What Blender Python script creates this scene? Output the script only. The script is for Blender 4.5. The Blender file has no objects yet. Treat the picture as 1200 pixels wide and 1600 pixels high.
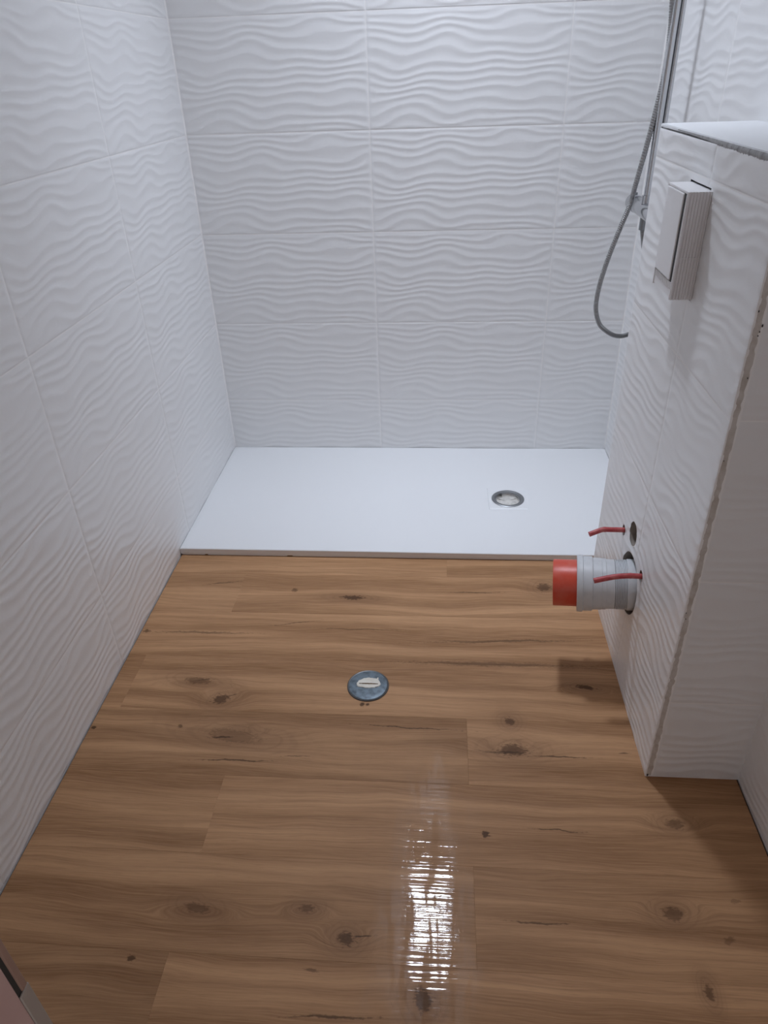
import bpy, bmesh, math, random
import numpy as np
from mathutils import Matrix, Vector

scn = bpy.context.scene
COL = scn.collection
random.seed(7)

# ------------------------------------------------------------------ camera
cam_d = bpy.data.cameras.new('camera')
cam = bpy.data.objects.new('camera', cam_d)
COL.objects.link(cam)
cam_d.sensor_fit = 'VERTICAL'
cam_d.sensor_height = 24.0
cam_d.sensor_width = 18.0
cam_d.lens = 24.0 * 1109.3445 / 1600.0
cam_d.clip_start = 0.01
cam.matrix_world = Matrix(((0.99701746, -0.01147264, 0.07631882, 0.83148),
                           (0.07071255, 0.53196154, -0.8438108, -2.54718),
                           (-0.03091795, 0.8466908, 0.5311862, 1.3212),
                           (0, 0, 0, 1)))
scn.camera = cam

# ------------------------------------------------------------------ light, exposure
LAMP_POS = (0.81, -0.46, 2.74)
LAMP_RADIUS = 0.118
LAMP_STRENGTH = 250.0
LAMP_COLOR = (0.895, 0.97, 1.12)
world = bpy.data.worlds.new('hall_light')          # the dim hall behind the camera, through the doorway
scn.world = world
world.use_nodes = True
world.node_tree.nodes['Background'].inputs[0].default_value = (1.0, 0.90, 0.89, 1)
world.node_tree.nodes['Background'].inputs[1].default_value = 0.40
vs = scn.view_settings
vs.view_transform = 'Standard'
vs.look = 'None'
vs.exposure = 0.0
vs.gamma = 1.0
vs.use_curve_mapping = False
scn.cycles.caustics_reflective = False
scn.cycles.caustics_refractive = False
scn.cycles.max_bounces = 6
scn.cycles.glossy_bounces = 2
scn.cycles.transmission_bounces = 1
scn.cycles.use_adaptive_sampling = True
scn.cycles.adaptive_threshold = 0.025

# ------------------------------------------------------------------ room dimensions (metres)
W = 1.4808            # between left and right wall
FRONT = -2.364        # room face of the wall with the doorway
CEIL = 2.75
GAP = 0.00022          # grout lies this far behind the tile face
ROWS = [0.0, 0.2299, 0.5316, 0.8443, 1.1514, 1.4620, 1.7700, 2.0770, 2.3840, CEIL]
HX, HN, HF, HH = 1.2847, -1.5122, -0.8267, 1.2024     # low wall: left face, near end, far end, top
LEAN = 0.0208
TRAY_Z = 0.026
TRAY_Y = -0.7235


# ------------------------------------------------------------------ helpers
def link(o, parent=None):
    COL.objects.link(o)
    if parent is not None:
        o.parent = parent
    return o


def tag(o, label=None, cat=None, group=None, kind=None):
    if label: o['label'] = label
    if cat: o['category'] = cat
    if group: o['group'] = group
    if kind: o['kind'] = kind
    return o


def obj(name, me, mat=None, parent=None, loc=(0, 0, 0), rot=(0, 0, 0), smooth=False):
    if mat is not None and not me.materials:
        me.materials.append(mat)
    if smooth:
        for p in me.polygons:
            p.use_smooth = True
    o = bpy.data.objects.new(name, me)
    o.location = loc
    o.rotation_euler = rot
    return link(o, parent)


def empty(name, loc=(0, 0, 0)):
    o = bpy.data.objects.new(name, None)
    o.location = loc
    o.empty_display_size = 0.05
    return link(o)


def bm_mesh(bm, name):
    me = bpy.data.meshes.new(name)
    bmesh.ops.recalc_face_normals(bm, faces=bm.faces)
    bm.to_mesh(me)
    bm.free()
    return me


def add_box(bm, x0, x1, y0, y1, z0, z1, bevel=0.0, seg=1):
    r = bmesh.ops.create_cube(bm, size=1.0)
    for v in r['verts']:
        v.co = Vector((x0 + (v.co.x + .5) * (x1 - x0), y0 + (v.co.y + .5) * (y1 - y0), z0 + (v.co.z + .5) * (z1 - z0)))
    if bevel > 0:
        es = list({e for v in r['verts'] for e in v.link_edges})
        bmesh.ops.bevel(bm, geom=es, offset=bevel, segments=seg, profile=0.5, affect='EDGES')


def box(name, mat, b, parent=None, bevel=0.0, seg=1, loc=(0, 0, 0)):
    bm = bmesh.new()
    add_box(bm, *b, bevel=bevel, seg=seg)
    return obj(name, bm_mesh(bm, name), mat, parent, loc)


def lathe(name, prof, mat, parent=None, seg=48, axis='Z', loc=(0, 0, 0), smooth=True, sharp=35):
    """prof: list of (radius, height) turned about an axis; axis 'X' points the height along -X."""
    verts, faces = [], []
    n = len(prof)
    for i in range(seg):
        a = 2 * math.pi * i / seg
        c, s = math.cos(a), math.sin(a)
        for r, h in prof:
            if axis == 'Z':
                verts.append((r * c, r * s, h))
            else:
                verts.append((-h, r * c, r * s))
    for i in range(seg):
        j = (i + 1) % seg
        for k in range(n - 1):
            faces.append((i * n + k, j * n + k, j * n + k + 1, i * n + k + 1))
    me = bpy.data.meshes.new(name)
    me.from_pydata(verts, [], faces)
    bm = bmesh.new()
    bm.from_mesh(me)
    bmesh.ops.remove_doubles(bm, verts=bm.verts, dist=1e-6)
    bmesh.ops.recalc_face_normals(bm, faces=bm.faces)
    bm.to_mesh(me)
    bm.free()
    o = obj(name, me, mat, parent, loc, smooth=smooth)
    if smooth:
        me.set_sharp_from_angle(angle=math.radians(sharp))
    return o


def spline(pts, n):
    """Catmull-Rom through pts."""
    P = [Vector(p) for p in pts]
    P = [P[0] * 2 - P[1]] + P + [P[-1] * 2 - P[-2]]
    out = []
    segs = len(P) - 3
    for i in range(n + 1):
        t = i / n * segs
        k = min(int(t), segs - 1)
        u = t - k
        a, b, c, d = P[k:k + 4]
        out.append(0.5 * ((2 * b) + (c - a) * u + (2 * a - 5 * b + 4 * c - d) * u * u + (3 * b - a - 3 * c + d) * u ** 3))
    return out


def tube(name, pts, rad, mat, parent=None, seg=12, caps=True, loc=(0, 0, 0), smooth=True):
    """pts: points, rad: radius or list of radii."""
    n = len(pts)
    pts = [Vector(p) for p in pts]
    R = rad if isinstance(rad, (list, tuple)) else [rad] * n
    verts, faces = [], []
    up = Vector((0.3, 0.9, 0.2)).normalized()
    for i in range(n):
        t = (pts[min(i + 1, n - 1)] - pts[max(i - 1, 0)]).normalized()
        if i == 0 and abs(t.dot(up)) > 0.95:
            up = Vector((1, 0, 0))
        a = (up - t * up.dot(t)).normalized()
        up = a
        b = t.cross(a)
        for k in range(seg):
            w = 2 * math.pi * k / seg
            verts.append(pts[i] + (a * math.cos(w) + b * math.sin(w)) * R[i])
    for i in range(n - 1):
        for k in range(seg):
            l = (k + 1) % seg
            faces.append((i * seg + k, i * seg + l, (i + 1) * seg + l, (i + 1) * seg + k))
    if caps:
        faces.append(tuple(range(seg))[::-1])
        faces.append(tuple((n - 1) * seg + k for k in range(seg)))
    me = bpy.data.meshes.new(name)
    me.from_pydata(verts, [], faces)
    o = obj(name, me, mat, parent, loc, smooth=smooth)
    if smooth:
        me.set_sharp_from_angle(angle=math.radians(50))
    return o


# ------------------------------------------------------------------ materials
def mat(name, color, rough=0.5, metal=0.0, coat=0.0, bump=None, mott=None, spec=0.5):
    """bump=(scale, strength, distance); mott=(scale, second colour, amount)"""
    m = bpy.data.materials.new(name)
    m.use_nodes = True
    nt = m.node_tree
    b = nt.nodes['Principled BSDF']
    b.inputs['Base Color'].default_value = (*color, 1)
    b.inputs['Roughness'].default_value = rough
    b.inputs['Metallic'].default_value = metal
    b.inputs['Coat Weight'].default_value = coat
    b.inputs['Specular IOR Level'].default_value = spec
    g = nt.nodes.new('ShaderNodeNewGeometry')
    if mott:
        n = nt.nodes.new('ShaderNodeTexNoise')
        n.inputs['Scale'].default_value = mott[0]
        n.inputs['Detail'].default_value = 5
        r = nt.nodes.new('ShaderNodeMapRange')
        r.inputs['From Min'].default_value = 0.42
        r.inputs['From Max'].default_value = 0.68
        r.inputs['To Max'].default_value = mott[2]
        x = nt.nodes.new('ShaderNodeMix')
        x.data_type = 'RGBA'
        x.inputs['A'].default_value = (*color, 1)
        x.inputs['B'].default_value = (*mott[1], 1)
        nt.links.new(g.outputs['Position'], n.inputs['Vector'])
        nt.links.new(n.outputs['Fac'], r.inputs['Value'])
        nt.links.new(r.outputs['Result'], x.inputs['Factor'])
        nt.links.new(x.outputs['Result'], b.inputs['Base Color'])
    if bump:
        n = nt.nodes.new('ShaderNodeTexNoise')
        n.inputs['Scale'].default_value = bump[0]
        n.inputs['Detail'].default_value = 4
        u = nt.nodes.new('ShaderNodeBump')
        u.inputs['Strength'].default_value = bump[1]
        u.inputs['Distance'].default_value = bump[2]
        nt.links.new(g.outputs['Position'], n.inputs['Vector'])
        nt.links.new(n.outputs['Fac'], u.inputs['Height'])
        nt.links.new(u.outputs['Normal'], b.inputs['Normal'])
    return m


M_TILE = mat('white_glazed_tile', (0.875, 0.875, 0.875), 0.33, spec=0.42)
M_GROUT = mat('pale_grout', (0.96, 0.95, 0.94), 0.7, mott=(30, (0.86, 0.84, 0.82), 0.4))
M_PLASTER = mat('white_plaster', (0.88, 0.88, 0.87), 0.8)
M_MORTAR = mat('brown_grey_mortar', (0.66, 0.62, 0.58), 0.9, bump=(180, 0.6, 0.002), mott=(45, (0.48, 0.42, 0.36), 0.7))
M_CUT = mat('raw_tile_edge', (0.44, 0.44, 0.44), 0.9, bump=(160, 0.7, 0.002), mott=(60, (0.25, 0.24, 0.24), 0.7))
M_TRAY = mat('white_resin', (0.83, 0.84, 0.85), 0.42, bump=(260, 0.10, 0.001))
M_CHROME = mat('chrome', (0.62, 0.63, 0.65), 0.22, metal=1.0)
M_CHROME_M = mat('satin_chrome', (0.30, 0.31, 0.32), 0.40, metal=1.0)
M_HOSE = mat('steel_hose', (0.36, 0.36, 0.36), 0.35, metal=0.9)
M_RED = mat('orange_red_plastic', (0.70, 0.085, 0.045), 0.38, mott=(26, (0.74, 0.22, 0.16), 0.45))
M_SLEEVE = mat('crimson_plastic', (0.46, 0.055, 0.06), 0.42, mott=(60, (0.62, 0.22, 0.20), 0.6))
M_PVC = mat('pale_grey_pvc', (0.68, 0.70, 0.72), 0.42, mott=(40, (0.55, 0.57, 0.58), 0.4))
M_DARK = mat('dark_rubber_and_gaps', (0.03, 0.028, 0.026), 0.7)  # rubber of the door seal; elsewhere painted-in shade of gaps and holes
M_CAVITY = mat('raw_board', (0.33, 0.29, 0.25), 0.95, mott=(40, (0.18, 0.15, 0.13), 0.6))
M_BOX = mat('white_abs', (0.86, 0.85, 0.85), 0.5)
M_ZINC = mat('weathered_zinc', (0.17, 0.215, 0.25), 0.45, metal=0.45, bump=(90, 0.5, 0.001), mott=(75, (0.08, 0.10, 0.12), 0.85))
M_PASTE = mat('white_paste', (0.83, 0.79, 0.70), 0.8, bump=(120, 0.5, 0.001), mott=(50, (0.70, 0.62, 0.50), 0.4))
M_BROWN = mat('dark_brown', (0.16, 0.10, 0.05), 0.9)  # dark brown for the slot in the smear and the sleeve bores
M_JAMB = mat('pinkish_painted_wood', (0.55, 0.38, 0.35), 0.5, mott=(8, (0.48, 0.30, 0.27), 0.7))
M_EDGE = mat('brown_wood_edge', (0.34, 0.215, 0.165), 0.6, mott=(20, (0.26, 0.16, 0.12), 0.6))
M_STRIKE = mat('dull_steel', (0.42, 0.38, 0.34), 0.5, metal=0.4)
M_SUB = mat('dark_subfloor', (0.06, 0.045, 0.035), 0.95)
M_SEDIMENT = mat('chalky_plastic', (0.74, 0.72, 0.68), 0.45, bump=(70, 0.4, 0.002), mott=(60, (0.50, 0.48, 0.45), 0.7))
M_SCREW = mat('dark_steel', (0.12, 0.12, 0.12), 0.4, metal=0.8)

# --- oak plank: colour, growth rings, knots and splits
KNOTS = [(0.583,-0.924,0.038,0.010,1.0),(0.296,-1.331,0.023,0.017,.9),(0.221,-1.271,0.040,0.013,.55),(0.651,-1.335,0.006,0.008,1.0),
         (0.664,-1.336,0.006,0.006,1.0),(1.146,-0.858,0.023,0.021,.8),(1.006,-1.372,0.013,0.014,.8),(1.006,-1.455,0.036,0.018,.8),
         (0.934,-1.668,0.009,0.009,1.0),(1.318,-1.626,0.020,0.013,.6),(1.2,-1.255,0.025,0.009,.95),(1.266,-1.809,0.020,0.013,.6),
         (1.29,-1.938,0.008,0.014,.7),(0.675,-1.886,0.018,0.013,.85),(0.596,-1.834,0.016,0.009,.55),(0.299,-1.939,0.009,0.006,.9),
         (0.392,-1.844,0.027,0.011,.5),(0.816,-1.975,0.017,0.021,.85),(0.622,-1.941,0.015,0.004,.6),(0.013,-1.433,0.008,0.006,1.0),
         (0.222,-1.42,0.007,0.007,.7),(0.358,-1.444,0.070,0.020,.38),(0.404,-0.894,0.010,0.010,.7),(0.018,-1.09,0.011,0.008,.8),
         (1.385,-1.782,0.010,0.006,.4),(1.351,-1.851,0.012,0.007,.45)]
CRACKS = [(0.12,-0.878,0.234,-0.855,.7,5),(0.355,-1.059,0.51,-1.024,.75,3),(0.47,-1.061,0.756,-1.061,.6,4),(0.017,-1.09,0.331,-1.089,.6,8),
          (0.279,-1.515,0.47,-1.51,.9,4),(0.482,-1.495,0.547,-1.494,.7,3),(0.636,-1.396,0.905,-1.405,.95,3),(0.844,-0.892,1.035,-0.886,.7,5),
          (1.034,-1.473,1.187,-1.468,.9,4),(1.238,-1.455,1.267,-1.452,.8,4),(0.775,-1.107,1.23,-1.085,.6,9),(0.702,-1.185,1.254,-1.182,.55,14),
          (1.014,-1.651,1.142,-1.652,.8,3),(0.956,-1.838,1.093,-1.837,.8,3),(0.572,-2.013,0.752,-2.006,.8,4),(0.68,-1.881,0.726,-1.877,.9,3),
          (0.30,-1.452,0.362,-1.444,.9,5),(0.91,-1.46,1.061,-1.463,.7,6),(0.205,-1.272,0.261,-1.263,.6,5),(0.303,-1.326,0.34,-1.312,.8,3)]


def oak(x0, x1, y0, y1):
    """the same oak for every plank, carrying the knots and splits that lie on this one"""
    m = bpy.data.materials.new('oak_plank')
    m.use_nodes = True
    nt = m.node_tree
    N, L = nt.nodes, nt.links
    b = N['Principled BSDF']

    def node(t, **kw):
        n = N.new(t)
        for k, v in kw.items():
            setattr(n, k, v)
        return n

    def math_(op, a, c=None, clamp=False):
        n = node('ShaderNodeMath', operation=op, use_clamp=clamp)
        for i, v in enumerate((a, c)):
            if v is None: continue
            if isinstance(v, (int, float)): n.inputs[i].default_value = v
            else: L.new(v, n.inputs[i])
        return n.outputs[0]

    def mapr(v, a, c, d, e, smooth=False):
        n = node('ShaderNodeMapRange', interpolation_type='SMOOTHSTEP' if smooth else 'LINEAR')
        for k, x in zip(('From Min', 'From Max', 'To Min', 'To Max'), (a, c, d, e)):
            n.inputs[k].default_value = x
        L.new(v, n.inputs['Value'])
        return n.outputs['Result']

    def mul(v, s):
        n = node('ShaderNodeVectorMath', operation='MULTIPLY')
        L.new(v, n.inputs[0])
        n.inputs[1].default_value = s
        return n.outputs[0]

    def noise(v, detail=3, rough=0.5, dist=0.0):
        n = node('ShaderNodeTexNoise')
        n.inputs['Scale'].default_value = 1
        n.inputs['Detail'].default_value = detail
        n.inputs['Roughness'].default_value = rough
        n.inputs['Distortion'].default_value = dist
        L.new(v, n.inputs['Vector'])
        return n.outputs['Fac']

    def mix(f, a, c, mode='MIX'):
        n = node('ShaderNodeMix', data_type='RGBA', blend_type=mode)
        for k, v in (('Factor', f), ('A', a), ('B', c)):
            if isinstance(v, (int, float)): n.inputs[k].default_value = v
            elif isinstance(v, tuple): n.inputs[k].default_value = v
            else: L.new(v, n.inputs[k])
        return n.outputs['Result']

    pos = node('ShaderNodeNewGeometry').outputs['Position']
    info = node('ShaderNodeObjectInfo')
    sep = node('ShaderNodeSeparateColor')
    L.new(info.outputs['Color'], sep.inputs[0])
    tone, ox, oy = sep.outputs
    off = node('ShaderNodeCombineXYZ')
    L.new(math_('MULTIPLY', ox, 17.0), off.inputs[0])
    L.new(math_('MULTIPLY', oy, 9.0), off.inputs[1])
    # wobble for the marks
    wob = noise(mul(pos, (16, 16, 0)), 3)
    wobv = node('ShaderNodeCombineXYZ')
    L.new(mapr(wob, 0, 1, -0.008, 0.008), wobv.inputs[1])
    markp = node('ShaderNodeVectorMath', operation='ADD')
    L.new(pos, markp.inputs[0])
    L.new(wobv.outputs[0], markp.inputs[1])
    fine = noise(mul(pos, (120, 260, 0)), 2)
    finem = mapr(fine, 0.3, 0.7, 0.62, 1.42)

    def ell(vec, cx, cy, a, c, ang):
        n = node('ShaderNodeMapping', vector_type='TEXTURE')
        L.new(vec, n.inputs['Vector'])
        n.inputs['Location'].default_value = (cx, cy, 0)
        n.inputs['Rotation'].default_value = (0, 0, ang)
        n.inputs['Scale'].default_value = (a, c, 1)
        s = node('ShaderNodeVectorMath', operation='MULTIPLY')
        L.new(n.outputs[0], s.inputs[0])
        s.inputs[1].default_value = (1, 1, 0)
        l = node('ShaderNodeVectorMath', operation='LENGTH')
        L.new(s.outputs[0], l.inputs[0])
        return l.outputs['Value']

    dark = None
    halo = None
    bend = None
    rings = None
    zero = node('ShaderNodeValue').outputs[0]
    zero.default_value = 0.0
    for i, (x, y, a, c, s) in enumerate(KNOTS):
        if not (x0 - 4.5 * a < x < x1 + 4.5 * a and y0 - 0.02 < y < y1 + 0.02):
            continue
        d = ell(markp.outputs[0], x, y, a, c, 0.15 * math.sin(i * 2.3))
        k = mapr(math_('MULTIPLY', d, finem), 0.55, 1.05, s, 0.0, True)
        dark = k if dark is None else math_('MAXIMUM', dark, k)
        if a * c > 1.0e-4:
            h = mapr(d, 0.4, 4.2, 1.0, 0.0, True)
            halo = h if halo is None else math_('MAXIMUM', halo, h)
            rg = math_('MULTIPLY', h, mapr(math_('SINE', math_('MULTIPLY', math_('ADD', d, math_('MULTIPLY', wob, 1.7)), 8.5)), 0.1, 1.0, 0.0, 1.0))
            rings = rg if rings is None else math_('MAXIMUM', rings, rg)
            if i in (1, 2, 8, 9, 11, 13, 14, 16, 21, 7, 5, 10):
                e = math_('MULTIPLY', mapr(ell(pos, x, y - 0.2 * c, a * 4.5, c * 2.6, 0), 0.0, 1.0, 1.0, 0.0, True), 0.035 if i % 2 else -0.035)
                bend = e if bend is None else math_('ADD', bend, e)
    crk = None
    for i, (ax, ay, bx, by, s, t) in enumerate(CRACKS):
        if not (max(ax, bx) > x0 and min(ax, bx) < x1 and max(ay, by) > y0 - 0.012 and min(ay, by) < y1 + 0.012):
            continue
        d = ell(markp.outputs[0], (ax + bx) / 2, (ay + by) / 2, math.hypot(bx - ax, by - ay) / 2, t * 0.00065, math.atan2(by - ay, bx - ax))
        k = mapr(math_('MULTIPLY', d, finem), 0.25, 1.15, s, 0.0, True)
        crk = k if crk is None else math_('MAXIMUM', crk, k)

    dark, halo, bend, rings, crk = [zero if q is None else q for q in (dark, halo, bend, rings, crk)]
    # grain coordinates
    gp = node('ShaderNodeVectorMath', operation='ADD')
    L.new(pos, gp.inputs[0])
    L.new(off.outputs[0], gp.inputs[1])
    w1 = noise(mul(gp.outputs[0], (2.2, 5, 0)), 2)
    yy = node('ShaderNodeCombineXYZ')
    L.new(math_('ADD', mapr(w1, 0, 1, -0.03, 0.03), bend), yy.inputs[1])
    g2 = node('ShaderNodeVectorMath', operation='ADD')
    L.new(gp.outputs[0], g2.inputs[0])
    L.new(yy.outputs[0], g2.inputs[1])
    G = g2.outputs[0]
    band = noise(mul(G, (0.9, 17, 0)), 3, 0.5)
    band2 = noise(mul(G, (1.6, 60, 0)), 3, 0.55)
    grain = noise(mul(G, (9, 330, 0)), 4, 0.6)
    pores = noise(mul(G, (26, 900, 0)), 2, 0.5)
    wv = node('ShaderNodeTexWave', wave_type='BANDS', bands_direction='Y', wave_profile='SAW')
    L.new(mul(G, (0.12, 1, 0)), wv.inputs['Vector'])
    wv.inputs['Scale'].default_value = 26
    wv.inputs['Distortion'].default_value = 5
    wv.inputs['Detail'].default_value = 2
    wv.inputs['Detail Scale'].default_value = 1.2
    ring = mapr(wv.outputs['Fac'], 0.6, 1.0, 0.0, 1.0, True)
    cath = mapr(noise(mul(gp.outputs[0], (1.1, 6, 0)), 1), 0.45, 0.68, 0.12, 1.0)
    ring = math_('MULTIPLY', ring, cath)

    col = mix(mapr(band, 0.33, 0.68, 0, 1, True), (0.245, 0.126, 0.058, 1), (0.480, 0.278, 0.146, 1))
    col = mix(math_('MULTIPLY', mapr(band2, 0.42, 0.66, 0, 1), 0.55), col, (0.250, 0.132, 0.066, 1))
    col = mix(math_('MULTIPLY', ring, 0.36), col, (0.190, 0.100, 0.053, 1))
    col = mix(math_('MULTIPLY', mapr(grain, 0.40, 0.66, 0, 1), 0.34), col, (0.54, 0.320, 0.174, 1))
    col = mix(math_('MULTIPLY', mapr(pores, 0.55, 0.75, 0, 1), 0.30), col, (0.13, 0.065, 0.032, 1))
    col = mix(math_('MULTIPLY', halo, 0.34), col, (0.170, 0.090, 0.050, 1))
    col = mix(math_('MULTIPLY', rings, 0.22), col, (0.130, 0.064, 0.034, 1))
    col = mix(math_('MULTIPLY', dark, 0.86), col, (0.062, 0.030, 0.015, 1))
    col = mix(math_('MULTIPLY', crk, 0.85), col, (0.042, 0.022, 0.013, 1))
    tn = node('ShaderNodeCombineColor')
    tv = mapr(tone, 0, 1, 0.95, 1.40)
    for i in range(3): L.new(tv, tn.inputs[i])
    col = mix(1.0, col, tn.outputs[0], 'MULTIPLY')
    L.new(col, b.inputs['Base Color'])

    streak = noise(mul(pos, (7, 150, 0)), 1.5, 0.45)
    emboss = noise(mul(pos, (10, 330, 0)), 2, 0.5)
    bp = node('ShaderNodeBump')
    bp.inputs['Strength'].default_value = 0.16
    bp.inputs['Distance'].default_value = 0.0006
    L.new(emboss, bp.inputs['Height'])
    L.new(bp.outputs['Normal'], b.inputs['Normal'])
    b.inputs['Roughness'].default_value = 0.48
    b.inputs['Specular IOR Level'].default_value = 0.13
    # a wet wiped patch in the middle of the floor
    if x0 < 1.0 and x1 > 0.64 and y0 < -1.38:
        wn = noise(mul(pos, (22, 9, 0)), 4, 0.65)
        wet = mapr(math_('ADD', ell(pos, 0.818, -1.84, 0.094, 0.37, -0.03), mapr(wn, 0.25, 0.75, -0.5, 0.5)), 0.55, 1.15, 1.0, 0.0, True)
        br = noise(mul(pos, (75, 9, 0)), 2, 0.5, 0.6)
        wet = math_('MULTIPLY', wet, mapr(br, 0.40, 0.55, 0.02, 1.0))
        drop = noise(mul(pos, (70, 90, 0)), 1, 0.5)
        L.new(mapr(wet, 0, 1, 0.48, 0.36), b.inputs['Roughness'])
        bc = node('ShaderNodeBump')
        bc.inputs['Strength'].default_value = 0.6
        bc.inputs['Distance'].default_value = 0.0009
        L.new(math_('ADD', streak, math_('MULTIPLY', drop, 0.22)), bc.inputs['Height'])
        L.new(bc.outputs['Normal'], b.inputs['Coat Normal'])
        L.new(wet, b.inputs['Coat Weight'])
        b.inputs['Coat Roughness'].default_value = 0.05
        b.inputs['Coat IOR'].default_value = 1.4
    return m




# ------------------------------------------------------------------ relief tiles
def wave(u, v):
    """relief (0..1) of the wave tile; repeats along u every 0.6 m so that it runs on across joints"""
    k = 2 * np.pi / 0.6
    t = v / 0.306
    ph = v / 0.0255
    ph = ph + 0.25 * np.sin(2 * k * u + 1.9 * np.sin(2 * np.pi * t + 0.6) + 0.4)
    ph = ph + 0.23 * np.sin(3 * k * u - 4.5 * t + 1.1)
    ph = ph + 0.035 * np.sin(5 * k * u + 6.0 * t)
    ph = ph + 0.34 * np.sin(2 * np.pi * 1.9 * t + 1.3 * np.sin(k * u) + 0.8)
    a = 2.0 * (ph - np.floor(ph)) - 1.0
    s = 0.55 * a * a + 0.45 * (0.5 - 0.5 * np.cos(np.pi * a))
    f = np.clip(np.minimum(v, 0.306 - v) / 0.010, 0, 1)
    f = f * f * (3 - 2 * f)
    return s * (0.01 + 0.99 * f)


_tile_cache = {}
RELIEF = 0.0011


def tile_mesh(w, h, u0=0.0, v0=0.0, step=(0.0075, 0.003), circles=(), rects=(), depth=GAP, ragged=0.0, shear=None, seed=0, relief=RELIEF):
    """tile face in local X (along the wall) and Z (up); outwards is -Y. circles/rects are cut-outs in local coordinates."""
    key = (round(w, 4), round(h, 4), round(u0, 4), round(v0, 4), step, tuple(circles), tuple(rects), depth, ragged, shear, relief)
    if key in _tile_cache:
        return _tile_cache[key]
    e = 0.0014

    def axis(n, cuts, st, e0=0.0012, e1=0.0012):
        a = list(np.linspace(e0, n - e1, max(2, int(round(n / st)) + 1)))
        for c in cuts:
            if e < c < n - e:
                a = [x for x in a if abs(x - c) > 0.0012] + [c]
        return np.array(sorted([0.0] + a + [n]))
    A = axis(w, [c for r in rects for c in r[:2]], step[0])
    B = axis(h, [c for r in rects for c in r[2:]], step[1], 0.0004, 0.0022)
    na, nb = len(A), len(B)
    X, Z = np.meshgrid(A, B, indexing='ij')
    H = wave(X + u0, Z + v0) * relief
    fa = np.clip(np.minimum(X, w - X) / 0.006, 0, 1)
    H = H * (0.08 + 0.92 * fa * fa * (3 - 2 * fa))
    H[0, :] = H[-1, :] = -depth
    H[:, 0] = H[:, -1] = -depth
    keep = np.ones((na - 1, nb - 1), bool)
    for (ca, cb, r) in circles:
        D = np.hypot(X - ca, Z - cb)
        ins = D < r
        keep &= ~(ins[:-1, :-1] & ins[1:, :-1] & ins[:-1, 1:] & ins[1:, 1:])
        sc = np.where(ins, r / np.maximum(D, 1e-6), 1.0)
        # only vertices next to the rim are kept, so radial snapping gives a clean circle
        X = np.where(ins, np.clip(ca + (X - ca) * sc, 0, w), X)
        Z = np.where(ins, np.clip(cb + (Z - cb) * sc, 0, h), Z)
    for (a0, a1, b0, b1) in rects:
        ca = (A[:-1] + A[1:]) / 2
        cb = (B[:-1] + B[1:]) / 2
        keep &= ~(((ca > a0) & (ca < a1))[:, None] & ((cb > b0) & (cb < b1))[None, :])
    if ragged:
        rng = np.random.RandomState(seed + 3)
        jit = np.repeat(rng.rand(nb // 2 + 2), 2)[:nb] * 0.6 + rng.rand(nb) * 0.4
        jit = jit * ragged
        X[-1, :] -= jit
        X[-2, :] -= jit * 1.0
        X[-2, :] = np.maximum(X[-2, :], X[-3, :] + 1e-4)
    if shear:                                   # (lean per metre, z of tile base)
        X = X * (1.0 - shear[0] * (Z + shear[1]) / w)
    verts = np.stack([X, -H, Z], -1).reshape(-1, 3)
    ii, jj = np.nonzero(keep)
    q = np.stack([ii * nb + jj, (ii + 1) * nb + jj, (ii + 1) * nb + jj + 1, ii * nb + jj + 1], -1)
    used = np.unique(q)
    remap = -np.ones(len(verts), int)
    remap[used] = np.arange(len(used))
    me = bpy.data.meshes.new('wave_tile')
    me.from_pydata(verts[used].tolist(), [], remap[q].tolist())
    me.materials.append(M_TILE)
    me.polygons.foreach_set('use_smooth', np.ones(len(me.polygons), bool))
    me.set_sharp_from_angle(angle=math.radians(60))
    _tile_cache[key] = me
    return me


J = 0.0014   # half a joint


def tile_wall(parent, cols, rows, place, u_of, bottom=0.002, **kw):
    """cols/rows: joint positions in local coordinates, place(a,z)->(loc,rot)"""
    for ci in range(len(cols) - 1):
        for ri in range(len(rows) - 1):
            a0, a1 = cols[ci] + J, cols[ci + 1] - J
            z0, z1 = rows[ri] + (J if ri else bottom), rows[ri + 1] - J
            full = 0.3075
            v0 = max(0.0, full - (z1 - z0)) if ri == 0 else 0.0
            loc, rot = place(a0, z0)
            o = obj('tile', tile_mesh(a1 - a0, z1 - z0, u_of(a0), v0, **kw), None, parent, loc, rot)


H90 = math.pi / 2

# ---- walls
wb = box('wall_back', M_GROUT, (-0.12, W + 0.12, GAP, 0.12, -0.1, CEIL + 0.1))
tag(wb, 'white wave tiled wall at the back of the shower', 'wall', kind='structure')
wl = box('wall_left', M_GROUT, (-0.12, -GAP, FRONT - 0.1, GAP, -0.1, CEIL + 0.1))
tag(wl, 'white wave tiled long wall on the left side', 'wall', kind='structure')
wr = box('wall_right', M_GROUT, (W + GAP, W + 0.12, FRONT - 0.1, GAP, -0.1, CEIL + 0.1))
tag(wr, 'white wave tiled wall on the right behind the low wall', 'wall', kind='structure')

tile_wall(wb, [0.0, 0.6, 1.207, W], ROWS, lambda a, z: ((a, 0, z), (0, 0, 0)), lambda a: a)
LC = [0.0, 0.54, 1.1443, 1.7404, -FRONT]          # measured from the doorway wall towards the back wall
tile_wall(wl, LC, ROWS, lambda a, z: ((0, FRONT + a, z), (0, 0, H90)), lambda a: a + 0.06)
RC = [0.0, 0.58, 1.18, 1.78, -FRONT]
tile_wall(wr, RC, ROWS, lambda a, z: ((W, -a, z), (0, 0, -H90)), lambda a: a + 0.31)

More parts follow.
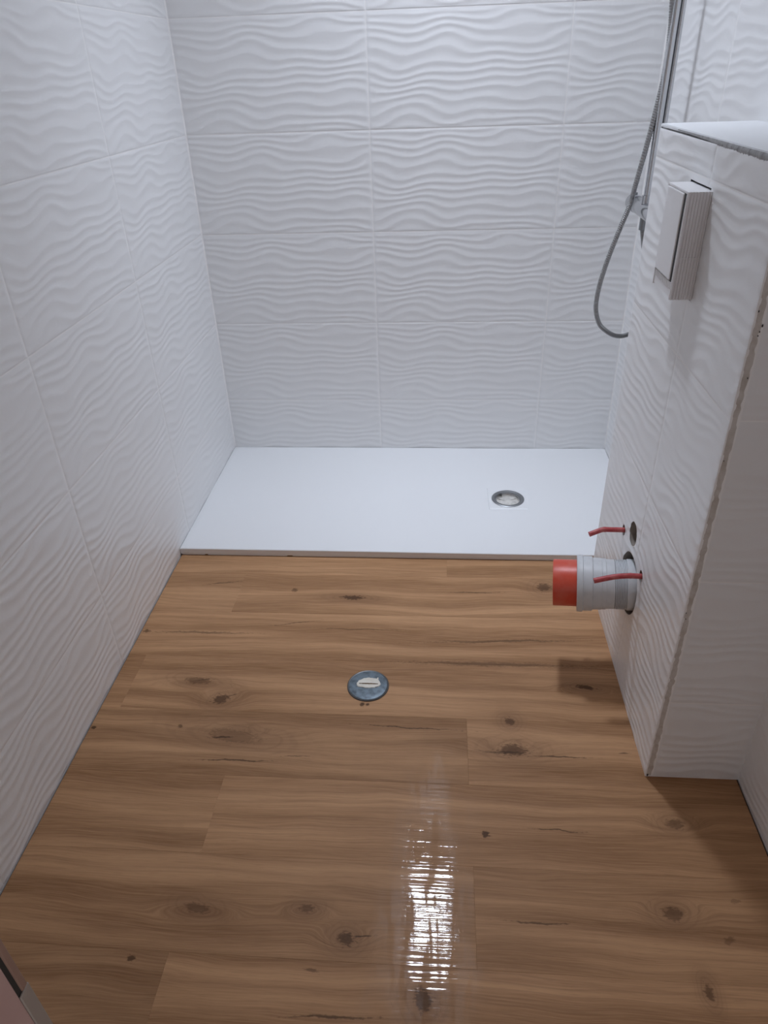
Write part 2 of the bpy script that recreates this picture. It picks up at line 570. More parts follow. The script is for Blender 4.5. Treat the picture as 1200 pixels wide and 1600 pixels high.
for (xc, sg) in ((0.0, 1), (W, -1)):
    bm = bmesh.new()
    q = 0.0042
    pts = [(xc, 0.0005), (xc + sg * q, -0.0002), (xc + sg * q * .42, -q * .42), (xc + sg * 0.0002, -q)]
    lo = [bm.verts.new((x, y, TRAY_Z)) for x, y in pts]
    hi = [bm.verts.new((x, y, CEIL)) for x, y in pts]
    for i in range(4):
        bm.faces.new((lo[i], lo[(i + 1) % 4], hi[(i + 1) % 4], hi[i]))
    obj('sealant_bead', bm_mesh(bm, 'bead'), M_GROUT, wb)

# ---- wall with the doorway, ceiling
DX0, DX1, DZ = 0.585, 1.345, 2.06
bm = bmesh.new()
add_box(bm, 0, DX0, FRONT - 0.1, FRONT, -0.05, CEIL)
add_box(bm, DX1, W, FRONT - 0.1, FRONT, -0.05, CEIL)
add_box(bm, DX0, DX1, FRONT - 0.1, FRONT, DZ, CEIL)
wf = obj('wall_front', bm_mesh(bm, 'wall_front'), M_PLASTER)
tag(wf, 'white plastered wall around the doorway', 'wall', kind='structure')
ce = box('ceiling', M_PLASTER, (-0.1, W + 0.1, FRONT - 0.1, 0.1, CEIL, CEIL + 0.1))
tag(ce, 'flat white bathroom ceiling', 'ceiling', kind='structure')

# ---- floor of oak planks
fl = box('floor', M_SUB, (-0.01, W + 0.01, FRONT - 0.5, 0.01, -0.08, -0.006))
tag(fl, 'oak plank floor in front of the shower tray', 'floor', kind='structure')
PY = [-0.63, -0.815, -1.0, -1.184, -1.368, -1.5525, -1.737, -1.924, -2.11, -2.296, -2.482]
BUTTS = [[0.86], [0.238], [-1], [0.052], [0.904], [0.365], [0.907], [0.363], [0.95], [0.2]]
TONES = [[.60, .55], [.50, .62], [.66], [.70, .60], [.42, .60], [.52, .60], [.46, .48], [.30, .62], [.4, .5], [.5, .4]]
XL, XR = 0.004, W - 0.004
# plug of the old drain goes through a plank: cut-out
PLUG = (0.660, -1.2725, 0.0525)


def plank(x0, x1, y0, y1, tone, k):
    bm = bmesh.new()
    g = 0.00005
    r = bmesh.ops.create_cube(bm, size=1.0)
    for v in r['verts']:
        v.co = Vector(((v.co.x) * (x1 - x0 - 2 * g), (v.co.y) * (y1 - y0 - 2 * g), -0.006 + (v.co.z + .5) * 0.006))
    top = [e for e in bm.edges if all(v.co.z > -0.001 for v in e.verts)]
    bmesh.ops.bevel(bm, geom=top, offset=0.0003, segments=1, affect='EDGES')
    o = obj('plank', bm_mesh(bm, 'plank'), oak(x0, x1, y0, y1), fl, ((x0 + x1) / 2, (y0 + y1) / 2, 0))
    o.color = (tone, (k * 0.377) % 1.0, (k * 0.619 + .13) % 1.0, 1)


k = 0
for i in range(len(PY) - 1):
    xs = [XL] + [x for x in BUTTS[i] if XL < x < XR] + [XR]
    for j in range(len(xs) - 1):
        plank(xs[j], xs[j + 1], PY[i + 1], PY[i], TONES[i][j % len(TONES[i])], k)
        k += 1

# ------------------------------------------------------------------ low wall (boxed-in cistern)
COLS = [0.0, 0.3673, HF - HN]
HROWS = [0.0, 0.222, 0.522, 0.834, 1.1415, 1.1965]
DRAIN = (HF + 1.170, 0.262, 0.076)          # local (a, z, r)
FLUSH = (HF + 1.140, 0.382, 0.0300)
BOLT1 = (HF + 1.0637, 0.3436, 0.0140)
BOLT2 = (HF + 1.2462, 0.3396, 0.0140)
RECT = (0.267 - 0.003, 0.389 + 0.004, 0.942, 1.130)
CIRC = (DRAIN, FLUSH, BOLT1, BOLT2)


def low_wall():
    # body: left face as a grid with the cut-outs, then near end, far end and top
    w, h = HF - HN, HH - 0.008
    e = 0.004
    A = np.array(sorted(set(np.round(np.linspace(e, w - e, 170), 5)) | {RECT[0], RECT[1]} | {0.0, w}))
    B = np.array(sorted(set(np.round(np.linspace(0, h, 298), 5)) | {RECT[2], RECT[3]}))
    X, Z = np.meshgrid(A, B, indexing='ij')
    keep = np.ones((len(A) - 1, len(B) - 1), bool)
    for (ca, cb, r) in CIRC:
        D = np.hypot(X - ca, Z - cb)
        ins = D < r
        keep &= ~(ins[:-1, :-1] & ins[1:, :-1] & ins[:-1, 1:] & ins[1:, 1:])
        s = np.where(ins, r / np.maximum(D, 1e-6), 1)
        X = np.where(ins, ca + (X - ca) * s, X)
        Z = np.where(ins, cb + (Z - cb) * s, Z)
    ca, cb = (A[:-1] + A[1:]) / 2, (B[:-1] + B[1:]) / 2
    keep &= ~(((ca > RECT[0]) & (ca < RECT[1]))[:, None] & ((cb > RECT[2]) & (cb < RECT[3]))[None, :])
    X = X * (1 - LEAN * Z / w)
    nb = len(B)
    V = [(HX + GAP, HF - x, z) for x, z in zip(X.ravel(), Z.ravel())]
    F = [(i * nb + j, (i + 1) * nb + j, (i + 1) * nb + j + 1, i * nb + j + 1) for i, j in zip(*np.nonzero(keep))]
    n = len(V)
    y0, y1 = HN + GAP, HN + GAP + LEAN * h
    V += [(HX + GAP, y0, 0), (W + GAP, y0, 0), (W + GAP, y1, h), (HX + GAP, y1, h), (HX + GAP, HF - GAP, 0), (W + GAP, HF - GAP, 0), (W + GAP, HF - GAP, h), (HX + GAP, HF - GAP, h)]
    F += [(n, n + 1, n + 2, n + 3), (n + 5, n + 4, n + 7, n + 6), (n + 3, n + 2, n + 6, n + 7)]
    me = bpy.data.meshes.new('low_wall')
    me.from_pydata(V, [], F)
    o = obj('wall_half', me, M_GROUT)
    tag(o, 'low white tiled wall with pipe stub and flush box, right of the floor', 'low wall', kind='structure')
    return o


hw = low_wall()
w2 = COLS[2] - COLS[1]
for ci in range(2):
    for ri in range(5):
        a0, a1 = COLS[ci] + (J if ci else 0), COLS[ci + 1] - (J if ci == 0 else -0.001)
        z0, z1 = HROWS[ri] + (J if ri else 0.002), HROWS[ri + 1] - J
        cc = tuple((round(c[0] - a0, 5), round(c[1] - z0, 5), c[2]) for c in CIRC if z0 - c[2] < c[1] < z1 + c[2] and a0 - c[2] < c[0] < a1 + c[2])
        rr = tuple((round(r[0] - a0, 5), round(r[1] - a0, 5), round(r[2] - z0, 5), round(r[3] - z0, 5)) for r in (RECT,) if z0 < r[2] < z1)
        fine = (0.003, 0.003) if cc else (0.006, 0.003)
        me = tile_mesh(a1 - a0, z1 - z0, a0 + 0.2, max(0, 0.3075 - (z1 - z0)) if ri == 0 else 0.0, step=fine, circles=cc, rects=rr,
                       ragged=0.0022 if ci else 0.0, shear=(LEAN, z0) if ci else None, seed=ri)
        obj('tile', me, None, hw, (HX, HF - a0, z0), (0, 0, -H90))
# near end (faces the doorway)
MW = 0.016
lean_ang = -math.atan(LEAN)
for ri in range(5):
    z0, z1 = HROWS[ri] + (J if ri else 0.003), HROWS[ri + 1] - J
    me = tile_mesh(W - HX - MW - 0.001, z1 - z0, 0.43, max(0, 0.3075 - (z1 - z0)) if ri == 0 else 0.0, step=(0.006, 0.003), relief=0.0015)
    obj('tile', me, None, hw, (HX + MW, HN + LEAN * z0, z0), (lean_ang, 0, 0))
# far end (faces the shower)
for ri in range(5):
    z0, z1 = HROWS[ri] + (J if ri else TRAY_Z + 0.002), HROWS[ri + 1] - J
    me = tile_mesh(W - HX - 0.002, z1 - z0, 0.1, 0.0)
    obj('tile', me, None, hw, (W, HF, z0), (0, 0, math.pi))


def ragged_strip(name, mat_, a, b, n, prof, parent, seed, jit):
    """strip between two lines (a0->a1) and (b0->b1) with an uneven second edge, raised by prof"""
    rng = random.Random(seed)
    a0, a1, b0, b1 = [Vector(p) for p in (*a, *b)]
    out = Vector(prof)
    V, F = [], []
    wob = 0.0
    for i in range(n + 1):
        t = i / n
        p = a0.lerp(a1, t)
        wob = 0.55 * (0.7 * wob + 0.3 * (rng.random() - 0.5) * 2) + 0.45 * (rng.random() - 0.5)
        q = b0.lerp(b1, t) + (b0 - a0) * (wob - 0.1) * jit
        m = p.lerp(q, 0.45) + out * (0.6 + 0.6 * rng.random())
        V += [p, m, q]
    for i in range(n):
        k = 3 * i
        F += [(k, k + 3, k + 4, k + 1), (k + 1, k + 4, k + 5, k + 2)]
    me = bpy.data.meshes.new(name)
    me.from_pydata(V, [], F)
    bm = bmesh.new()
    bm.from_mesh(me)
    bmesh.ops.recalc_face_normals(bm, faces=bm.faces)
    bm.to_mesh(me)
    bm.free()
    return obj(name, me, mat_, parent, smooth=True)


zt = HROWS[-1]
o = ragged_strip('mortar_strip', M_MORTAR, ((HX + 0.001, HN + 0.0005, 0.004), (HX + 0.001, HN + LEAN * zt + 0.0005, zt)),
                 ((HX + MW + 0.002, HN + 0.001, 0.004), (HX + MW + 0.002, HN + LEAN * zt + 0.001, zt)), 110, (0, -0.0012, 0), hw, 4, 0.22)
tag(o, 'brown grey mortar filling the raw corner of the tiles')
# small holes left in the mortar
bm = bmesh.new()
for (x, z, r) in ((1.2985, 0.985, 0.0022), (1.2965, 0.976, 0.0014), (1.2955, 0.970, 0.0012), (1.2955, 0.905, 0.0013), (1.2885, 1.006, 0.0016), (1.2900, 0.765, 0.0012),
                  (1.2885, 0.452, 0.0014), (1.2905, 0.438, 0.0012), (1.2890, 0.006, 0.0035)):
    mt = Matrix.Translation((x, HN + LEAN * z - 0.0012, z)) @ Matrix.Diagonal((r * 0.55, 0.0012, r * 1.2, 1))
    bmesh.ops.create_icosphere(bm, subdivisions=1, radius=1.0, matrix=mt)
obj('pinholes', bm_mesh(bm, 'pinholes'), M_DARK, hw)['kind'] = 'stuff'

# ledge on top with its raw cut edge
ZL = HH - 0.0035
bm = bmesh.new()
r = bmesh.ops.create_cube(bm, size=1.0)
yN = HN + LEAN * HH
for v in r['verts']:
    v.co = Vector((HX + 0.001 if v.co.x < 0 else W, yN + 0.002 if v.co.y < 0 else HF, HH - 0.0045 if v.co.z < 0 else HH + 0.001))
bmesh.ops.bevel(bm, geom=[e for e in bm.edges if all(v.co.z > HH for v in e.verts)], offset=0.0015, segments=2, affect='EDGES')
o = obj('ledge_tile', bm_mesh(bm, 'ledge'), M_TRAY, hw)
tag(o, 'smooth white tile lying on top of the low wall')
o = ragged_strip('cut_edge', M_CUT, ((HX + 0.0005, HF - COLS[1], HH - 0.0005), (HX + 0.0005, yN, HH - 0.0005)),
                 ((HX + 0.0002, HF - COLS[1], HH - 0.0095), (HX + 0.0002, yN, HH - 0.0125)), 170, (-0.0022, 0, 0.0), hw, 9, 0.35)
tag(o, 'grey raw cut edge under the ledge tile')
o = ragged_strip('cut_edge', M_CUT, ((HX + 0.0005, HF - 0.13, HH - 0.001), (HX + 0.0005, HF - COLS[1], HH - 0.0005)),
                 ((HX + 0.0002, HF - 0.13, HH - 0.003), (HX + 0.0002, HF - COLS[1], HH - 0.007)), 90, (-0.0006, 0, 0.0), hw, 11, 0.5)

# reveals of the cut-outs
for (a, z, r), d in zip(CIRC, (0.035, 0.022, 0.02, 0.02)):
    lathe('hole_rim', [(r, 0.0), (r * 0.985, 0.001), (r * 0.985, d)], M_CAVITY, hw, 40, 'X', (HX + 0.0005, HF - a, z)).rotation_euler = (0, 0, math.pi)
inlet = lathe('inlet_socket', [(0.0175, -0.001), (0.0215, 0.0), (0.0215, 0.03), (0.019, 0.03), (0.0175, 0.004), (0.0165, 0.03), (0.0, 0.032)], M_SEDIMENT, hw, 36, 'X', (HX + 0.016, HF - FLUSH[0], FLUSH[1]))
inlet.rotation_euler = (0, 0, math.pi)

# ------------------------------------------------------------------ shower tray
tray = empty('shower_tray', (W / 2, TRAY_Y / 2, 0))
tag(tray, 'flat white shower tray below the back wall with a round drain', 'shower tray')
T0 = Vector((-W / 2, -TRAY_Y / 2, 0))       # world -> local
DR = (1.0745, -0.3845)
RD = 0.0535
SQ = 0.0665


def tray_top():
    e = 0.003
    def axis(lo, hi, c, st):
        a = list(np.arange(lo + e, hi - e, st)) + [hi - e]
        for q in (c - SQ - .0012, c - SQ, c + SQ, c + SQ + .0012):
            a = [x for x in a if abs(x - q) > 0.002] + [q]
        # finer round the drain
        a += list(np.arange(c - SQ + .004, c + SQ - .003, 0.0045))
        a = sorted(a)
        b = [a[0]]
        for x in a[1:]:
            if x - b[-1] > 0.0009: b.append(x)
        return np.array([lo] + b + [hi])
    X0, X1, Y0, Y1 = 0.0015, W - 0.0015, TRAY_Y, -0.002
    A, B = axis(X0, X1, DR[0], 0.02), axis(Y0, Y1, DR[1], 0.02)
    X, Y = np.meshgrid(A, B, indexing='ij')
    D = np.hypot(X - DR[0], Y - DR[1])
    Z = TRAY_Z - 0.004 * np.exp(-(D / 0.35) ** 2)
    sq = np.maximum(np.abs(X - DR[0]), np.abs(Y - DR[1]))
    Z = Z - np.where(sq <= SQ + 1e-6, 0.0016, 0.0)
    Z = Z - np.where(np.abs(sq - SQ) < 2e-4, 0.0022, 0.0)
    Z[0, :] -= 0.0012; Z[-1, :] -= 0.0012; Z[:, 0] -= 0.002; Z[:, -1] -= 0.0012
    ins = D < RD
    keep = ~(ins[:-1, :-1] & ins[1:, :-1] & ins[:-1, 1:] & ins[1:, 1:])
    s = np.where(ins, RD / np.maximum(D, 1e-6), 1)
    X = np.where(ins, DR[0] + (X - DR[0]) * s, X)
    Y = np.where(ins, DR[1] + (Y - DR[1]) * s, Y)
    na, nb = X.shape
    V = [(x + T0.x, y + T0.y, z) for x, y, z in zip(X.ravel(), Y.ravel(), Z.ravel())]
    F = [(i * nb + j, (i + 1) * nb + j, (i + 1) * nb + j + 1, i * nb + j + 1) for i, j in zip(*np.nonzero(keep))]
    # rim down to the floor
    loop = [i * nb for i in range(na)] + [(na - 1) * nb + j for j in range(1, nb)] + [i * nb + nb - 1 for i in range(na - 2, -1, -1)] + [j for j in range(nb - 2, 0, -1)]
    n = len(V)
    for q in loop:
        V.append((V[q][0], V[q][1], 0.0052))
    m = len(loop)
    for i in range(m):
        k2 = (i + 1) % m
        F.append((n + i, n + k2, loop[k2], loop[i]))
    me = bpy.data.meshes.new('tray')
    me.from_pydata(V, [], F)
    return me


o = obj('tray_body', tray_top(), M_TRAY, tray, smooth=True)
o.data.set_sharp_from_angle(angle=math.radians(28))
# joint filler under the front edge, with two gaps
for (x0, x1) in ((0.004, 0.079), (0.090, 0.349), (0.367, W - 0.004)):
    f_ = box('filler', M_GROUT, (x0 + T0.x, x1 + T0.x, TRAY_Y + T0.y + 0.0025, TRAY_Y + T0.y + 0.02, 0.0002, 0.0054), tray)
# drain
zd = TRAY_Z - 0.0052
dl = (DR[0] + T0.x, DR[1] + T0.y, zd)
lathe('drain_ring', [(0.0565, -0.001), (0.0565, 0.0012), (0.0545, 0.0026), (0.049, 0.0030), (0.0445, 0.0016), (0.0425, -0.001), (0.0425, -0.006)], M_CHROME_M, tray, 64, 'Z', dl)
lathe('drain_cup', [(0.0425, -0.003), (0.0420, -0.0065), (0.0385, -0.0075), (0.0375, -0.0125), (0.036, -0.0125), (0.022, -0.0105), (0.008, -0.0085), (0.0, -0.0085)], M_SEDIMENT, tray, 56, 'Z', dl)
lathe('drain_seat', [(0.0425, -0.0045), (0.0395, -0.0045), (0.0388, -0.0062), (0.0402, -0.0068)], M_CHROME, tray, 56, 'Z', dl)
bm = bmesh.new()
add_box(bm, -0.004, 0.004, -0.006, 0.004, -0.007, 0.0012, 0.001)
obj('catch', bm_mesh(bm, 'catch'), M_SCREW, tray, (dl[0] - 0.022, dl[1] + 0.034, dl[2]))
for k in range(3):
    a = 0.6 + k * 2.1
    bm = bmesh.new()
    add_box(bm, 0.010, 0.036, -0.0012, 0.0012, -0.0115, -0.0080, 0.0005)
    q = obj('drain_rib', bm_mesh(bm, 'rib'), M_SEDIMENT, tray, dl, (0, 0, a))

# ------------------------------------------------------------------ plug in the floor
plug = empty('floor_drain_cap', (PLUG[0], PLUG[1], 0))
tag(plug, 'round blue-grey metal drain cap with a white smear set in the oak floor', 'drain cap')
lathe('rim', [(0.0525, 0.0), (0.0525, 0.0022), (0.0505, 0.0034), (0.0485, 0.0030), (0.0478, 0.0018), (0.0470, 0.0005)], M_SCREW, plug, 64)
cap = lathe('cap', [(0.0486, 0.0006), (0.0480, 0.0032), (0.045, 0.0040), (0.030, 0.0044), (0.0, 0.0046)], M_ZINC, plug, 64)
# white paste smear with a slot
bm = bmesh.new()
rng = random.Random(3)
outline = [(-0.0255, 0.001), (-0.022, 0.008), (-0.012, 0.0155), (0.000, 0.0175), (0.010, 0.0165), (0.0175, 0.0145), (0.0185, 0.0195), (0.020, 0.0185), (0.0200, 0.012), (0.0245, 0.004), (0.0255, -0.002), (0.0215, -0.008),
           (0.0165, -0.0085), (0.0125, -0.0115), (0.004, -0.012), (-0.006, -0.0125), (-0.0135, -0.0105), (-0.0215, -0.010), (-0.0250, -0.005)]
vs_ = []
for p, q in zip(outline, outline[1:] + outline[:1]):
    for t in (0, .33, .66):
        vs_.append(Vector((p[0] + (q[0] - p[0]) * t + rng.uniform(-.0005, .0005), p[1] + (q[1] - p[1]) * t + rng.uniform(-.0005, .0005), 0)))
lo = [bm.verts.new((v.x * 1.02, v.y * 1.02, 0.0042)) for v in vs_]
hi = [bm.verts.new((v.x * 0.97, v.y * 0.97, 0.0060)) for v in vs_]
n = len(lo)
for i in range(n):
    bm.faces.new((lo[i], lo[(i + 1) % n], hi[(i + 1) % n], hi[i]))
bm.faces.new(hi)
sm = obj('paste_smear', bm_mesh(bm, 'smear'), M_PASTE, plug, (0.001, 0.003, 0))
sm.scale = (1.17, 1.17, 1.0)
tag(sm, 'white dried smear')
bm = bmesh.new()
for i in range(12):
    x = -0.0205 + i * 0.0034
    w_ = 0.0008 + 0.0007 * math.sin(math.pi * (i + .5) / 12) + rng.uniform(0, .0004)
    add_box(bm, x, x + 0.0036, -0.0006 - w_ + rng.uniform(-.0003, .0003), -0.0006 + w_, 0.0057, 0.0062)
sl = obj('slot', bm_mesh(bm, 'slot'), M_BROWN, sm)

# ------------------------------------------------------------------ waste pipe stub
py_, pz = HF - DRAIN[0] - 0.002, DRAIN[1] - 0.003
pipe = empty('waste_pipe', (HX, py_, pz))
tag(pipe, 'thick grey ribbed waste pipe with orange-red end sticking out of low wall', 'pipe')
lathe('wall_socket', [(0.0610, -0.030), (0.0610, 0.004), (0.0585, 0.006), (0.0565, 0.006), (0.0565, -0.02)], M_PVC, pipe, 64, 'X')
prof = [(0.0545, -0.025)]
x = 0.004
for i in range(8):
    prof += [(0.0555, x), (0.0596, x + 0.0006), (0.0596, x + 0.0020), (0.0555, x + 0.0026)]
    x += 0.0036
rs = lathe('ribbed_sleeve', prof + [(0.0575, 0.034)], M_PVC, pipe, 64, 'X')
lathe('connector', [(0.0575, 0.033), (0.0590, 0.034), (0.0596, 0.052), (0.0612, 0.053), (0.0612, 0.062), (0.0620, 0.063), (0.0622, 0.082), (0.0655, 0.084), (0.0660, 0.101), (0.0652, 0.1045), (0.0685, 0.106), (0.0685, 0.1165), (0.0670, 0.119), (0.0600, 0.1195), (0.0568, 0.117)], M_PVC, pipe, 72, 'X')
rc = lathe('end_plug', [(0.0562, 0.110), (0.0562, 0.172), (0.0555, 0.1745), (0.0535, 0.1745), (0.0528, 0.172), (0.0525, 0.135), (0.0, 0.134)], M_RED, pipe, 64, 'X')
tag(rc, 'orange-red plastic pipe end')
pipe.rotation_euler = (0, math.radians(-5.3), math.radians(-8.4))

# mortar crumb under the pipe hole
# bolt sleeves
def sleeve(name, hole, pts, label, notch):
    y0, z0 = HF - hole[0], hole[1]
    e = empty(name, (HX, y0, z0))
    tag(e, label, 'sleeve', 'red bolt sleeves on the low wall')
    pp = spline(pts, 40)
    R = [0.0062 if abs(i / 40 - notch) > 0.02 else 0.0067 for i in range(41)]
    tube('sleeve', pp, R, M_SLEEVE, e, 20, caps=False)
    d = (pp[-1] - pp[-2]).normalized()
    tube('bore', [pp[-1] - d * 0.02, pp[-1] - d * 0.002], 0.0042, M_BROWN, e, 16)
    lip = tube('rim', [pp[-1] - d * 0.0015, pp[-1], pp[-1] + d * 0.0001, pp[-1] - d * 0.004], [0.0064, 0.0064, 0.0046, 0.0045], M_SLEEVE, e, 20, caps=False)
    tube('bolt', [Vector((0.03, 0, -0.001)), pp[4]], 0.0040, M_SCREW, e, 12)


sleeve('bolt_sleeve', BOLT1, [(0.02, 0, 0.000), (0, 0, 0.0), (-0.030, -0.001, 0.001), (-0.050, -0.002, 0.0015), (-0.062, -0.004, -0.0015), (-0.084, -0.009, -0.0085)],
       'bent red sleeve poking out of the wall beside the round open hole', 0.56)
sleeve('bolt_sleeve', BOLT2, [(0.02, 0, 0.001), (0, 0, 0.001), (-0.03, 0, 0.0015), (-0.06, -0.001, -0.0015), (-0.103, -0.004, -0.011)],
       'longer red sleeve poking out in front of the grey waste pipe', 0.45)

# ------------------------------------------------------------------ flush access box
BX0, BX1, BY0, BY1, BZ0, BZ1 = 1.2447, HX + 0.012, -1.216, -1.094, 0.946, 1.126
fb = empty('flush_access_box', (HX, (BY0 + BY1) / 2, BZ0))
tag(fb, 'white ribbed plastic box sticking out near the top of the low wall', 'access box')
O = Vector((HX, (BY0 + BY1) / 2, BZ0))


def extrude(name, poly, z0, z1, mat_, parent):
    bm = bmesh.new()
    lo = [bm.verts.new((x, y, z0)) for x, y in poly]
    hi = [bm.verts.new((x, y, z1)) for x, y in poly]
    n = len(poly)
    for i in range(n):
        bm.faces.new((lo[i], lo[(i + 1) % n], hi[(i + 1) % n], hi[i]))
    bm.faces.new(hi)
    bm.faces.new(lo[::-1])
    return obj(name, bm_mesh(bm, name), mat_, parent)


x0, x1 = BX0 - HX, BX1 - HX
y0, y1 = BY0 - O.y, BY1 - O.y
hgt = BZ1 - BZ0
# ribbed near and far sides
for (ya, sgn) in ((y0, -1), (y1, 1)):
    poly = [(x0, ya - sgn * 0.0035), (x0, ya)]
    n = 9
    pitch = (0.046) / n
    for i in range(n):
        xa = x0 + i * pitch
        poly += [(xa + pitch * 0.10, ya), (xa + pitch * 0.22, ya + sgn * 0.0026), (xa + pitch * 0.58, ya + sgn * 0.0026), (xa + pitch * 0.70, ya)]
    poly += [(x1, ya), (x1, ya - sgn * 0.0035)]
    extrude('ribbed_side', poly, 0, hgt, M_BOX, fb)
box('rib_band', M_BOX, (x0 + 0.0005, -0.004, y0 - 0.0029, y0, 0.072, 0.0735), fb)
# inner frame, top and bottom
box('frame', M_BOX, (x0 + 0.006, x1, y0 + 0.0035, y1 - 0.0035, 0.004, hgt - 0.003), fb)
box('top_plate', M_BOX, (x0 + 0.0005, x1, y0 + 0.0005, y1 - 0.0005, hgt - 0.004, hgt + 0.0006), fb, 0.0012, 2)
box('front_panel', M_BOX, (x0 - 0.0008, x0 + 0.005, y0 + 0.0200, y1 - 0.002, 0.030, hgt - 0.0045), fb, 0.002, 3)
bm = bmesh.new()
for i in range(13):
    t = y0 + 0.010 + i * 0.0083
    add_box(bm, x0 + 0.0005, x0 + 0.006, t, t + 0.0045, 0.016, 0.0285, 0.0006)
add_box(bm, x0 + 0.002, x0 + 0.007, y0 + 0.0035, y1 - 0.0035, 0.002, 0.017)
obj('toothed_edge', bm_mesh(bm, 'teeth'), M_BOX, fb)
box('seam_shade', M_DARK, (x0 + 0.0015, x0 + 0.006, y0 + 0.0038, y0 + 0.0230, 0.028, hgt - 0.0045), fb)  # dark strip that paints the shade of the gap beside the front panel
box('seam_post', M_BOX, (x0 - 0.0002, x0 + 0.004, y0 + 0.0002, y0 + 0.0040, 0.0, hgt - 0.004), fb)

# ------------------------------------------------------------------ shower column on the right wall
SX, SY, SZ = 1.408, -0.336, 0.952
sh = empty('shower_column', (SX, SY, SZ))
tag(sh, 'chrome shower mixer with riser rail and hanging steel hose behind the low wall', 'shower')
lathe('mixer_body', [(0.0, -0.105), (0.0205, -0.105), (0.0215, -0.103), (0.0215, 0.103), (0.0205, 0.105), (0.0, 0.105)], M_CHROME, sh, 40, 'X').rotation_euler = (0, 0, H90)
for s in (-1, 1):
    kn = lathe('knob', [(0.0, 0.107), (0.0225, 0.107), (0.0238, 0.109), (0.0238, 0.150), (0.0225, 0.153), (0.0, 0.1535)], M_CHROME, sh, 36, 'X')
    kn.rotation_euler = (0, 0, -s * H90)
    lv = tube('stop_button', [(-0.13, 0, 0.0225), (-0.13, 0, 0.029)], 0.0045, M_CHROME_M, kn, 12)
    lathe('wall_flange', [(0.0, 0.0), (0.013, 0.0), (0.013, 0.035), (0.031, 0.044), (0.033, 0.0725), (0.0, 0.0725)], M_CHROME, sh, 36, 'X', (0.0, s * 0.075, 0.0)).rotation_euler = (0, 0, math.pi)
tube('riser', [(0, 0, 0.018), (0, 0, 1.05)], 0.0105, M_CHROME, sh, 20)
tube('riser_collar', [(0, 0, 0.018), (0, 0, 0.040)], 0.0150, M_CHROME, sh, 24)
tube('rear_rail', [(0.0165, 0.0, 0.018), (0.0165, 0.0, 1.05)], 0.0060, M_CHROME, sh, 16)
tube('outlet', [(0, 0, -0.018), (0, 0, -0.052)], 0.0105, M_CHROME_M, sh, 20)
br = tube('rail_bracket', [(0, 0, 1.02), (W - SX, 0, 1.02)], 0.012, M_CHROME, sh, 20)
ho = tube('handset_holder', [(0.0, 0.0, 0.74), (-0.035, -0.012, 0.75)], 0.014, M_CHROME, sh, 20)
hs = tube('handset', spline([(-0.040, -0.014, 0.70), (-0.042, -0.014, 0.76), (-0.048, -0.016, 0.86), (-0.080, -0.020, 0.90)], 24), [0.010 + 0.002 * math.sin(i / 4) for i in range(25)], M_CHROME, sh, 20)
hd = lathe('spray_head', [(0.0, 0.0), (0.035, 0.004), (0.040, 0.012), (0.036, 0.024), (0.012, 0.034), (0.0, 0.034)], M_CHROME, sh, 40, 'Z', (-0.092, -0.022, 0.880))
hd.rotation_euler = (0, -0.6, 0)
# hose: down from the handset, a loose loop, back up to the outlet
world_pts = [(1.368, -0.350, 1.652), (1.384, -0.340, 1.55), (1.396, -0.335, 1.44), (1.4035, -0.335, 1.36), (1.4040, -0.335, 1.283), (1.3965, -0.335, 1.204), (1.3850, -0.335, 1.113), (1.3705, -0.335, 1.017),
             (1.3635, -0.335, 0.968), (1.3430, -0.335, 0.899), (1.3218, -0.335, 0.819), (1.3075, -0.335, 0.745), (1.3047, -0.335, 0.678), (1.3207, -0.335, 0.628),
             (1.3475, -0.335, 0.602), (1.3768, -0.335, 0.588), (1.406, -0.335, 0.589), (1.432, -0.345, 0.610), (1.446, -0.352, 0.665), (1.441, -0.350, 0.760), (1.420, -0.342, 0.845), (1.408, -0.336, 0.902)]
NP = 900
pp = [p - Vector((SX, SY, SZ)) for p in spline(world_pts, NP)]
tube('hose', pp, [0.0072 if i % 3 else 0.0060 for i in range(NP + 1)], M_HOSE, sh, 12)

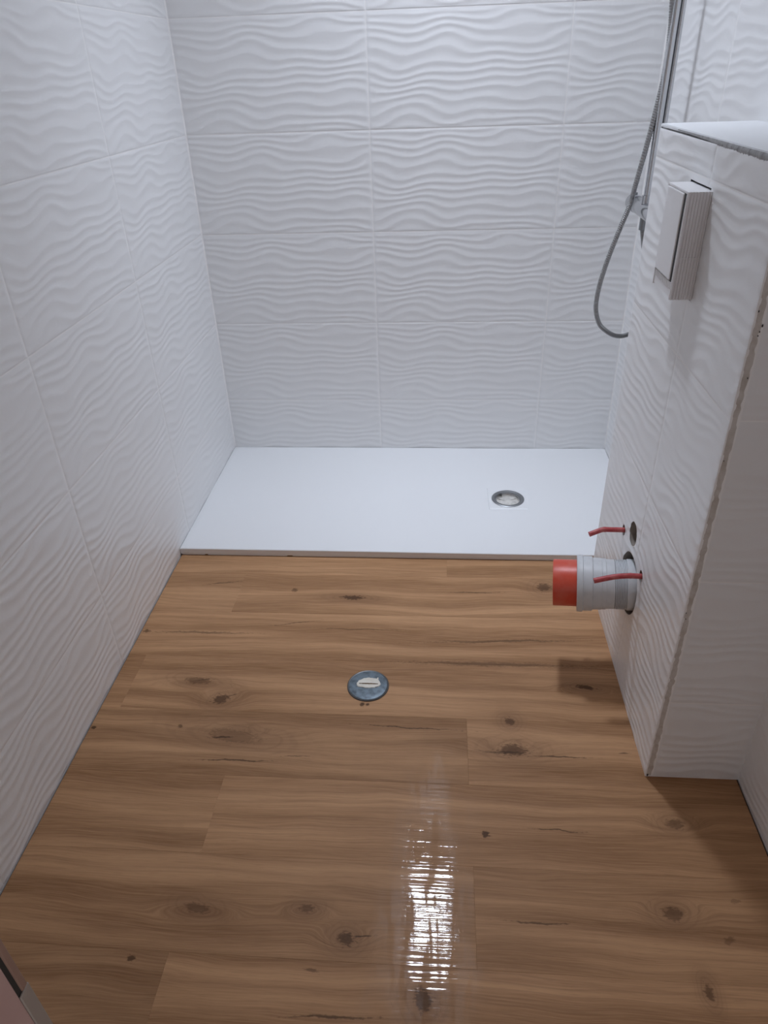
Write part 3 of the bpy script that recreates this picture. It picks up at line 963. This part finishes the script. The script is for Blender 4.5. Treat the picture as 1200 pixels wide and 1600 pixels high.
# ------------------------------------------------------------------ door frame, nearest the camera
jb = empty('trim_1', (0.6, FRONT - 0.05, 0))
tag(jb, 'pinkish painted door frame post at the lower left corner of the view', 'door frame', kind='structure')
bm = bmesh.new()
add_box(bm, -0.015, -0.004, -0.056, 0.052, 0.0, DZ, 0.001)
obj('jamb_board', bm_mesh(bm, 'jamb'), M_JAMB, jb)
box('stop_strip', M_JAMB, (-0.004, 0.000, -0.056, 0.0442, 0.0, DZ), jb, 0.001)
box('rebate_strip', M_EDGE, (-0.004, 0.0002, 0.0472, 0.0522, 0.0, DZ), jb, 0.0008)
o = box('seal', M_DARK, (-0.004, -0.0008, 0.0440, 0.0474, 0.860, DZ), jb)
tag(o, 'thin dark seal in the door frame')
st = box('strike_plate', M_STRIKE, (-0.001, 0.0008, 0.0435, 0.0524, 0.66, 0.884), jb, 0.0006)
tag(st, 'dull metal strike plate')
box('latch_hole', M_DARK, (0.0000, 0.0006, 0.012, 0.026, 0.76, 0.835), st)
for s, xs in (('r', DX1),):
    box('jamb_board', M_JAMB, (xs - 0.6 - 0.012, xs - 0.6, -0.056, 0.052, 0.0, DZ), jb)
box('head_board', M_JAMB, (-0.004, DX1 - 0.6 - 0.012, -0.056, 0.052, DZ - 0.012, DZ), jb)

# ------------------------------------------------------------------ ceiling lamp
lamp = empty('ceiling_light', (LAMP_POS[0], LAMP_POS[1], CEIL))
tag(lamp, 'round ceiling light above the shower tray, with an added can narrowing its beam', 'ceiling light')
M_CAN = mat('grey_beam_shade', (0.25, 0.25, 0.25), 0.6)
DEPTH = 0.21  # length of the unseen can, added to cut lamp light on the upper walls
lathe('beam_shade', [(LAMP_RADIUS + 0.003, -0.004), (LAMP_RADIUS + 0.003, -DEPTH), (LAMP_RADIUS + 0.006, -DEPTH - 0.002), (LAMP_RADIUS + 0.010, -DEPTH), (LAMP_RADIUS + 0.010, 0.0)], M_CAN, lamp, 64)
ME = bpy.data.materials.new('lit_diffuser')
ME.use_nodes = True
nt = ME.node_tree
nt.nodes.remove(nt.nodes['Principled BSDF'])
em = nt.nodes.new('ShaderNodeEmission')
em.inputs[0].default_value = (*LAMP_COLOR, 1)
em.inputs[1].default_value = LAMP_STRENGTH
nt.links.new(em.outputs[0], nt.nodes['Material Output'].inputs[0])
lathe('diffuser', [(LAMP_RADIUS + 0.001, -0.006), (LAMP_RADIUS * 0.98, -0.0085), (LAMP_RADIUS * 0.5, -0.0098), (0.0, -0.010)], ME, lamp, 48)
